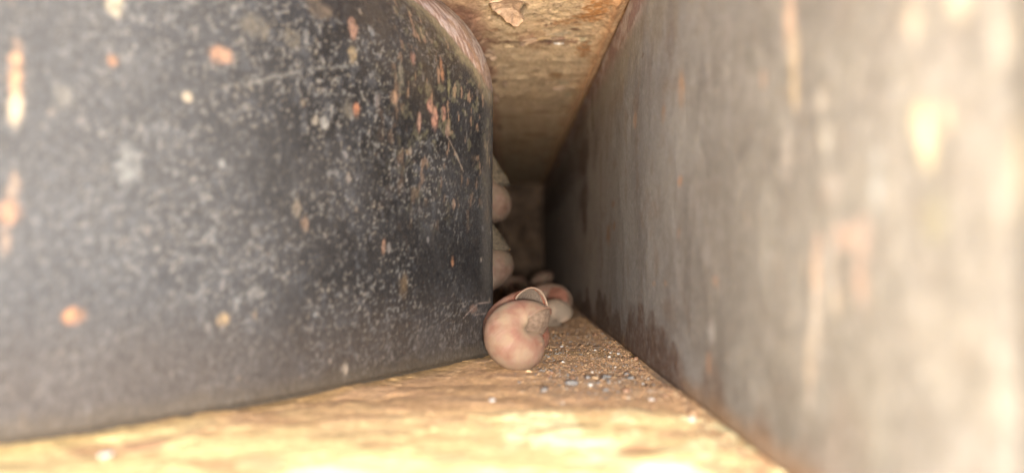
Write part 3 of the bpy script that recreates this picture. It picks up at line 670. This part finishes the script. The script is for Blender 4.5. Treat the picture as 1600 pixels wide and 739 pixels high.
# ------------------------------------------------------------------ snail shells
def make_shell(size, W=2.25, turns=3.6, D=0.62, T=1.05, ell=1.05, broken=0.0, seed=1, lip=True, film=0.22, bulge=-0.9, nphi=48):
    """Raup spiral; apex at +Z, aperture at the last turn. returns dict of meshes (mm, centred)"""
    b = math.log(W) / (2 * math.pi)
    nth = int(turns * 72)
    ph = np.linspace(0, 2 * math.pi, nphi, endpoint=False)
    th1 = turns * 2 * math.pi
    brk = broken * (fbm(np.cos(ph) * 1.6 + 3, np.sin(ph) * 1.6 + 3, 0, 4, seed) - 0.5) * 2
    brk += broken * 0.5 * (vnoise(ph * 4, ph * 0, 0, seed + 3) - 0.5) * np.sin(ph / 2)
    t = np.linspace(0, 1, nth)[None]
    TH = (th1 + brk[:, None]) * t
    r = np.exp(b * (TH - th1))
    c = D * r; zz = -T * r
    flare = 1 + (0.05 if lip else 0.0) * sstep(th1 - 0.28, th1, TH)
    PH = ph[:, None] + 0 * TH
    rr = r * (1 + 0.0 * PH) * flare
    rad_ = c + rr * np.cos(PH); z = zz + rr * ell * np.sin(PH)
    rad_ = np.maximum(rad_, 0.02 * r)
    rip = 1 + 0.006 * (fbm(TH * 9, PH * 0.5, 0, 3, seed + 9) - 0.5) * 2 + 0.03 * (fbm(TH * 0.9, PH * 0.8, 0, 2, seed + 19) - 0.5)
    rad_ = rad_ * rip
    P = np.stack([rad_ * np.cos(TH), rad_ * np.sin(TH), z], -1)
    lo, hi = P[:, -72:].reshape(-1, 3).min(0), P[:, -72:].reshape(-1, 3).max(0)
    k = size / max(hi[0] - lo[0], hi[1] - lo[1]); ctr = (lo + hi) / 2
    P = (P - ctr) * k
    attrs = {'growth': TH / (2 * math.pi), 'phi': PH, 'dusty': 0 * TH}
    me = mesh_grid('whorl', P, attrs, closed_u=True)
    out = {'whorl': me, 'P': P}
    L = P[:, -1]
    if lip:
        n = len(L); cen = L.mean(0); V = []; F = []; m = 8; lr = 0.022 * size
        nb = P[:, -1] - P[:, -4]; nb /= np.linalg.norm(nb, axis=1)[:, None]
        for i in range(n):
            o = L[i] - cen; o /= np.linalg.norm(o)
            w_ = lr * (0.35 + 1.2 * vnoise(np.array([i * 0.35]), np.array([0.5]), 0, seed)[0])
            for j in range(m):
                a = 2 * math.pi * j / m
                V.append(L[i] + (o * math.cos(a) * 0.75 + nb[i] * math.sin(a)) * w_)
        for i in range(n):
            for j in range(m):
                F.append((i * m + j, ((i + 1) % n) * m + j, ((i + 1) % n) * m + (j + 1) % m, i * m + (j + 1) % m))
        out['lip'] = raw_mesh('lip', V, F)
    if film is not None:
        jf = nth - 1 - int(film / (th1 / nth)); R_ = P[:, jf]; cen = R_.mean(0); V = []; F = []; n = len(R_); K = 10
        nb = (P[:, jf] - P[:, jf - 4]).mean(0); nb /= np.linalg.norm(nb)
        for q in range(K + 1):
            f = q / K
            for i in range(n):
                p = cen + (R_[i] - cen) * max(f, 0.01) * 0.985
                w_ = 0.35 * (fbm(np.array([p[0] / 1.3]), np.array([p[1] / 1.3]), p[2] / 1.3, 3, seed + 2)[0] - 0.5)
                V.append(p + nb * (bulge * (1 - f * f) + w_))
        for q in range(K):
            for i in range(n):
                F.append((q * n + i, q * n + (i + 1) % n, (q + 1) * n + (i + 1) % n, (q + 1) * n + i))
        out['film'] = raw_mesh('film', V, F)
    return out

def place_shell(name, kw, rot, loc, mat, label, group=None, sit=True, squash=None, film_mat=None, lip_mat=None):
    parts = make_shell(**kw)
    R = rot if isinstance(rot, Matrix) else Euler([rad(a) for a in rot], 'XYZ').to_matrix()
    A = np.array(R)
    if squash is not None: A = A @ np.diag(squash)
    P = parts['P'] @ A.T
    loc = list(loc)
    if sit:
        loc[2] = floor_z(loc[0], loc[1]) - P[..., 2].min() - 0.12
    root = link(name, None, loc=loc, label=label, category='snail shell')
    if group: root['group'] = group
    for k in ('whorl', 'lip', 'film'):
        if k not in parts: continue
        me = parts[k]; me.transform(Matrix(A.tolist()).to_4x4())
        o = link({'whorl': 'whorl', 'lip': 'lip', 'film': 'membrane'}[k], me, {'whorl': mat, 'lip': lip_mat or M['lip'], 'film': film_mat or M['film']}[k], root)
        if k == 'whorl':
            sol = o.modifiers.new('thickness', 'SOLIDIFY'); sol.thickness = 0.22 * S; sol.offset = -1
    return root

GS = 'empty snail shells in the gap'
def turned(roll, tilt, spin):
    return Matrix.Rotation(rad(roll), 3, 'Y') @ Matrix.Rotation(rad(tilt), 3, 'X') @ Matrix.Rotation(rad(spin), 3, 'Z')
TIGHT = dict(W=1.7, D=0.5, turns=4.2)
place_shell('snail_shell', dict(size=12.1, broken=0.16, seed=4, lip=False, film=0.05, bulge=1.5, **TIGHT), turned(203, -38, 47), (1.6, 121.5, 0), M['shell_pink'],
            'nearest pinkish beige snail shell resting at the mouth of the gap', GS, film_mat=M['film_brown'])
place_shell('snail_shell', dict(size=14.0, seed=8, film=0.16, **TIGHT), turned(172, -20, 62), (1.5, 134.2, 0), M['shell_amber'],
            'glossy amber brown snail shell with pale lip, directly behind the nearest shell', GS)
place_shell('snail_shell', dict(size=8.8, seed=9, lip=False, **TIGHT), turned(150, -120, 120), (11.9, 200, 0), M['shell_mud'],
            'small snail shell caked in grey mud beside the gritty debris', GS)
place_shell('snail_shell', dict(size=12.5, seed=10, film=0.5, broken=0.3), turned(15, -150, 150), (11.6, 236, 0), M['shell_worn'],
            'broken snail shell with red interior lying against the pale block', GS, film_mat=M['film_red'])
place_shell('snail_shell', dict(size=12.5, seed=11), turned(60, -60, 20), (12.5, 318, 0), M['shell_worn'],
            'far blurred snail shell, right one of the two deepest in the gap', GS)
place_shell('snail_shell', dict(size=13.5, seed=12), turned(10, -100, 0), (0.5, 325, 0), M['shell_worn'],
            'far blurred snail shell, left one of the two deepest in the gap', GS)
place_shell('snail_shell', dict(size=12.6, seed=13), turned(8, 180, 225), (-5.6, 187, 14.5), M['shell_wall'],
            'upper of two brown snail shells stuck to the dark block inside the gap', GS, sit=False)
place_shell('snail_shell', dict(size=12.6, seed=14), turned(-8, -150, 225), (-5.3, 180, -1.0), M['shell_wall'],
            'lower of two brown snail shells stuck to the dark block inside the gap', GS, sit=False)

# dark dried membrane that ties each of the two hanging shells to the steel above it
M['dark_film'] = plain_material('olive_brown_dried_slime', (0.05, 0.042, 0.03), (0.15, 0.12, 0.085), 1.6, 0.75, 0.3, 0.4, 4)
def dried_film(root, top, seed):
    n, m_ = 40, 16; t = np.linspace(0, 1, m_)[None, :]; a = np.linspace(-0.3, math.pi + 0.3, n)[:, None]
    r_ = 5.4 * (0.08 + 0.92 * t) * (1 + 0.10 * (fbm(a * 3 + 0 * t, t * 4 + 0 * a, 0, 3, seed) - 0.5) * 2)
    cx_c = 0.2
    Xm = cx_c + r_ * 0.95 * np.sin(a); Ym = r_ * np.cos(a) * 0.9
    Zm = top * (1 - t) + (top * 0.33) * t + 0.8 * (fbm(a * 2 + 0 * t, t * 2 + 0 * a, 1, 3, seed + 1) - 0.5)
    me = mesh_grid('dried_membrane', np.stack([Xm, Ym, Zm], -1))
    o = link('dried_membrane', me, M['dark_film'], root)
    so_ = o.modifiers.new('thickness', 'SOLIDIFY'); so_.thickness = 0.25 * S
for nm, top_ in (('upper', 12.0), ('lower', 9.3)):
    rt = next(o for o in sc.objects if str(o.get('label', '')).startswith(nm + ' of two'))
    dried_film(rt, top_, 40 + len(nm) + int(top_ * 2))

# ------------------------------------------------------------------ debris
def stone_template(seed, sub=1):
    bm = bmesh.new(); bmesh.ops.create_icosphere(bm, subdivisions=sub, radius=1.0)
    r_ = random.Random(seed); V = []
    sx, sy, sz = r_.uniform(0.7, 1.3), r_.uniform(0.6, 1.1), r_.uniform(0.35, 0.8)
    for v in bm.verts: v.co = Vector((v.co.x * sx, v.co.y * sy, v.co.z * sz)) * r_.uniform(0.72, 1.15)
    V = np.array([v.co[:] for v in bm.verts]); F = np.array([[v.index for v in f.verts] for f in bm.faces]); bm.free(); return V, F
templates = [stone_template(i) for i in range(14)]
def scatter(name, pts, sizes, cols, mat, label):
    VV, FF, CC = [], [], []; off = 0
    for (x, y), s_, c in zip(pts, sizes, cols):
        V, F = templates[rng.integers(len(templates))]
        R = np.array(Euler((rng.uniform(-.6, .6), rng.uniform(-.6, .6), rng.uniform(0, 6.28))).to_matrix())
        V2 = V @ R.T * s_; V2 = V2 + (x, y, floor_z(x, y) + s_ * 0.25)
        VV.append(V2); FF.append(F + off); off += len(V); CC.append(np.tile((*c, 1), (len(V), 1)))
    VV = np.vstack(VV); FF = np.vstack(FF); CC = np.vstack(CC)
    me = bpy.data.meshes.new(name)
    me.vertices.add(len(VV)); me.vertices.foreach_set('co', (VV * S).astype(np.float32).ravel())
    me.loops.add(FF.size); me.loops.foreach_set('vertex_index', FF.ravel().astype(np.int32))
    me.polygons.add(len(FF)); me.polygons.foreach_set('loop_start', (np.arange(len(FF)) * 3).astype(np.int32)); me.polygons.foreach_set('loop_total', np.full(len(FF), 3, np.int32))
    me.update(calc_edges=True)
    a = me.attributes.new('tint', 'FLOAT_COLOR', 'POINT'); a.data.foreach_set('color', CC.astype(np.float32).ravel())
    return link(name, me, mat, kind='stuff', label=label)
k = NT('grit_mix'); k.set(Base_Color=k.mix(k.ramp(k.noise(9, 4), 0.3, 0.7), k.mix(1.0, k.attr('tint', True), (0.55, 0.52, 0.5), 'MULTIPLY'), k.mix(1.0, k.attr('tint', True), (0.85, 0.83, 0.8), 'MULTIPLY')), Roughness=0.55)
k.b.inputs['Specular IOR Level'].default_value = 0.6; M['grit'] = k.m
pal = [(0.40, 0.25, 0.13), (0.30, 0.17, 0.10), (0.48, 0.34, 0.20), (0.24, 0.235, 0.235), (0.20, 0.18, 0.165), (0.55, 0.50, 0.44), (0.50, 0.30, 0.16), (0.70, 0.68, 0.64)]
palw = np.array([3.4, 3.2, 1.6, 1.0, 1.8, 0.3, 2.2, 0.15]); palw /= palw.sum()
pts, sizes, cols = [], [], []
while len(pts) < 15000:
    y = rng.uniform(86, 300); x = rng.uniform(-4, 22.3)
    dens = sstep(86, 112, y) * (0.25 + 0.75 * sstep(240, 170, y)) * sstep(-3, 11 if y < 150 else 2, x + 5 * (vnoise(np.array([y / 6]), np.array([x / 6]), 0, 3)[0] - .5))
    if rng.random() > dens: continue
    pts.append((x, y)); sizes.append(min(0.75, 0.04 + rng.lognormal(-2.85, 0.72))); cols.append(pal[rng.choice(len(pal), p=palw)])
for _ in range(900):          # sparse grains elsewhere on the ledge
    x, y = rng.uniform(-60, 22), rng.uniform(58, 140)
    pts.append((x, y)); sizes.append(0.04 + rng.exponential(0.035)); cols.append(pal[rng.choice(len(pal), p=palw)])
for _ in range(3600):          # heap against the foot of the pale block
    y = rng.uniform(60, 230); x = 22.2 - abs(rng.normal(0, 1.1 + 1.6 * rng.random() ** 2))
    pts.append((x, y)); sizes.append(0.06 + rng.exponential(0.06)); cols.append(pal[rng.choice([0, 1, 2, 6])])
scatter('grit', pts, sizes, cols, M['grit'], 'loose brown and grey grit strewn along the foot of the pale block')

GC = 'loose stone chips on the ledge'
M['chip_blue'] = plain_material('grey_stone', (0.15, 0.142, 0.135), (0.25, 0.24, 0.23), 2, 0.6, 0.25, 0.1)
M['chip_white'] = plain_material('white_stone', (0.50, 0.47, 0.44), (0.66, 0.63, 0.60), 2, 0.25, 0.7, 0.1)
M['chip_tan'] = plain_material('tan_stone', (0.50, 0.32, 0.18), (0.64, 0.46, 0.28), 2, 0.7, 0.4, 0.1)
chips = [(893, 600, 0.85, 'chip_blue', 'grey stone chip below right of the nearest shell'),
         (948, 588, 0.75, 'chip_blue', 'larger grey stone chip among the grit near the pale block'),
         (985, 588, 0.55, 'chip_blue', 'small grey stone chip farthest right among the grit'),
         (930, 590, 0.6, 'chip_tan', 'tan stone chip between the two grey chips'),
         (1018, 622, 0.38, 'chip_white', 'small bright white chip lying past the edge of the grit'),
         (1081, 651, 0.42, 'chip_white', 'bright white chip at the foot of the pale block'),
         (768, 627, 0.5, 'chip_white', 'flat white chip on bare ochre rust in front of the nearest shell'),
         (166, 703, 0.6, 'chip_white', 'white chip near the far left end of the dark block foot'),
         (826, 580, 0.5, 'chip_tan', 'tan crumb touching the base of the nearest shell'),
         (966, 552, 0.42, 'chip_white', 'white chip among dense grit right of the nearest shell'),
         (878, 541, 0.4, 'chip_white', 'white chip in the grit close to the nearest shell')]
for i, (x, y, r_, m_, lb) in enumerate(chips):
    bm = bmesh.new(); bmesh.ops.create_icosphere(bm, subdivisions=2, radius=1.0)
    q_ = random.Random(i + 90); cut = [Vector((q_.uniform(-1, 1), q_.uniform(-1, 1), q_.uniform(-1, 1))).normalized() for _ in range(9)]
    for v in bm.verts:
        c0 = v.co.copy()
        for n_ in cut:
            d_ = c0.dot(n_) - 0.62
            if d_ > 0: c0 -= n_ * d_
        v.co = Vector((c0.x * 1.25, c0.y, c0.z * 0.55)) * r_ * S
    me = bpy.data.meshes.new('stone_chip'); bm.to_mesh(me); bm.free()
    X0, Y0 = FP(x, y)
    link('stone_chip', me, M[m_], loc=(X0, Y0, floor_z(X0, Y0) + 0.3 * r_), rot=(q_.uniform(-.2, .2), q_.uniform(-.2, .2), q_.uniform(0, 6)), label=lb, category='stone chip', group=GC)
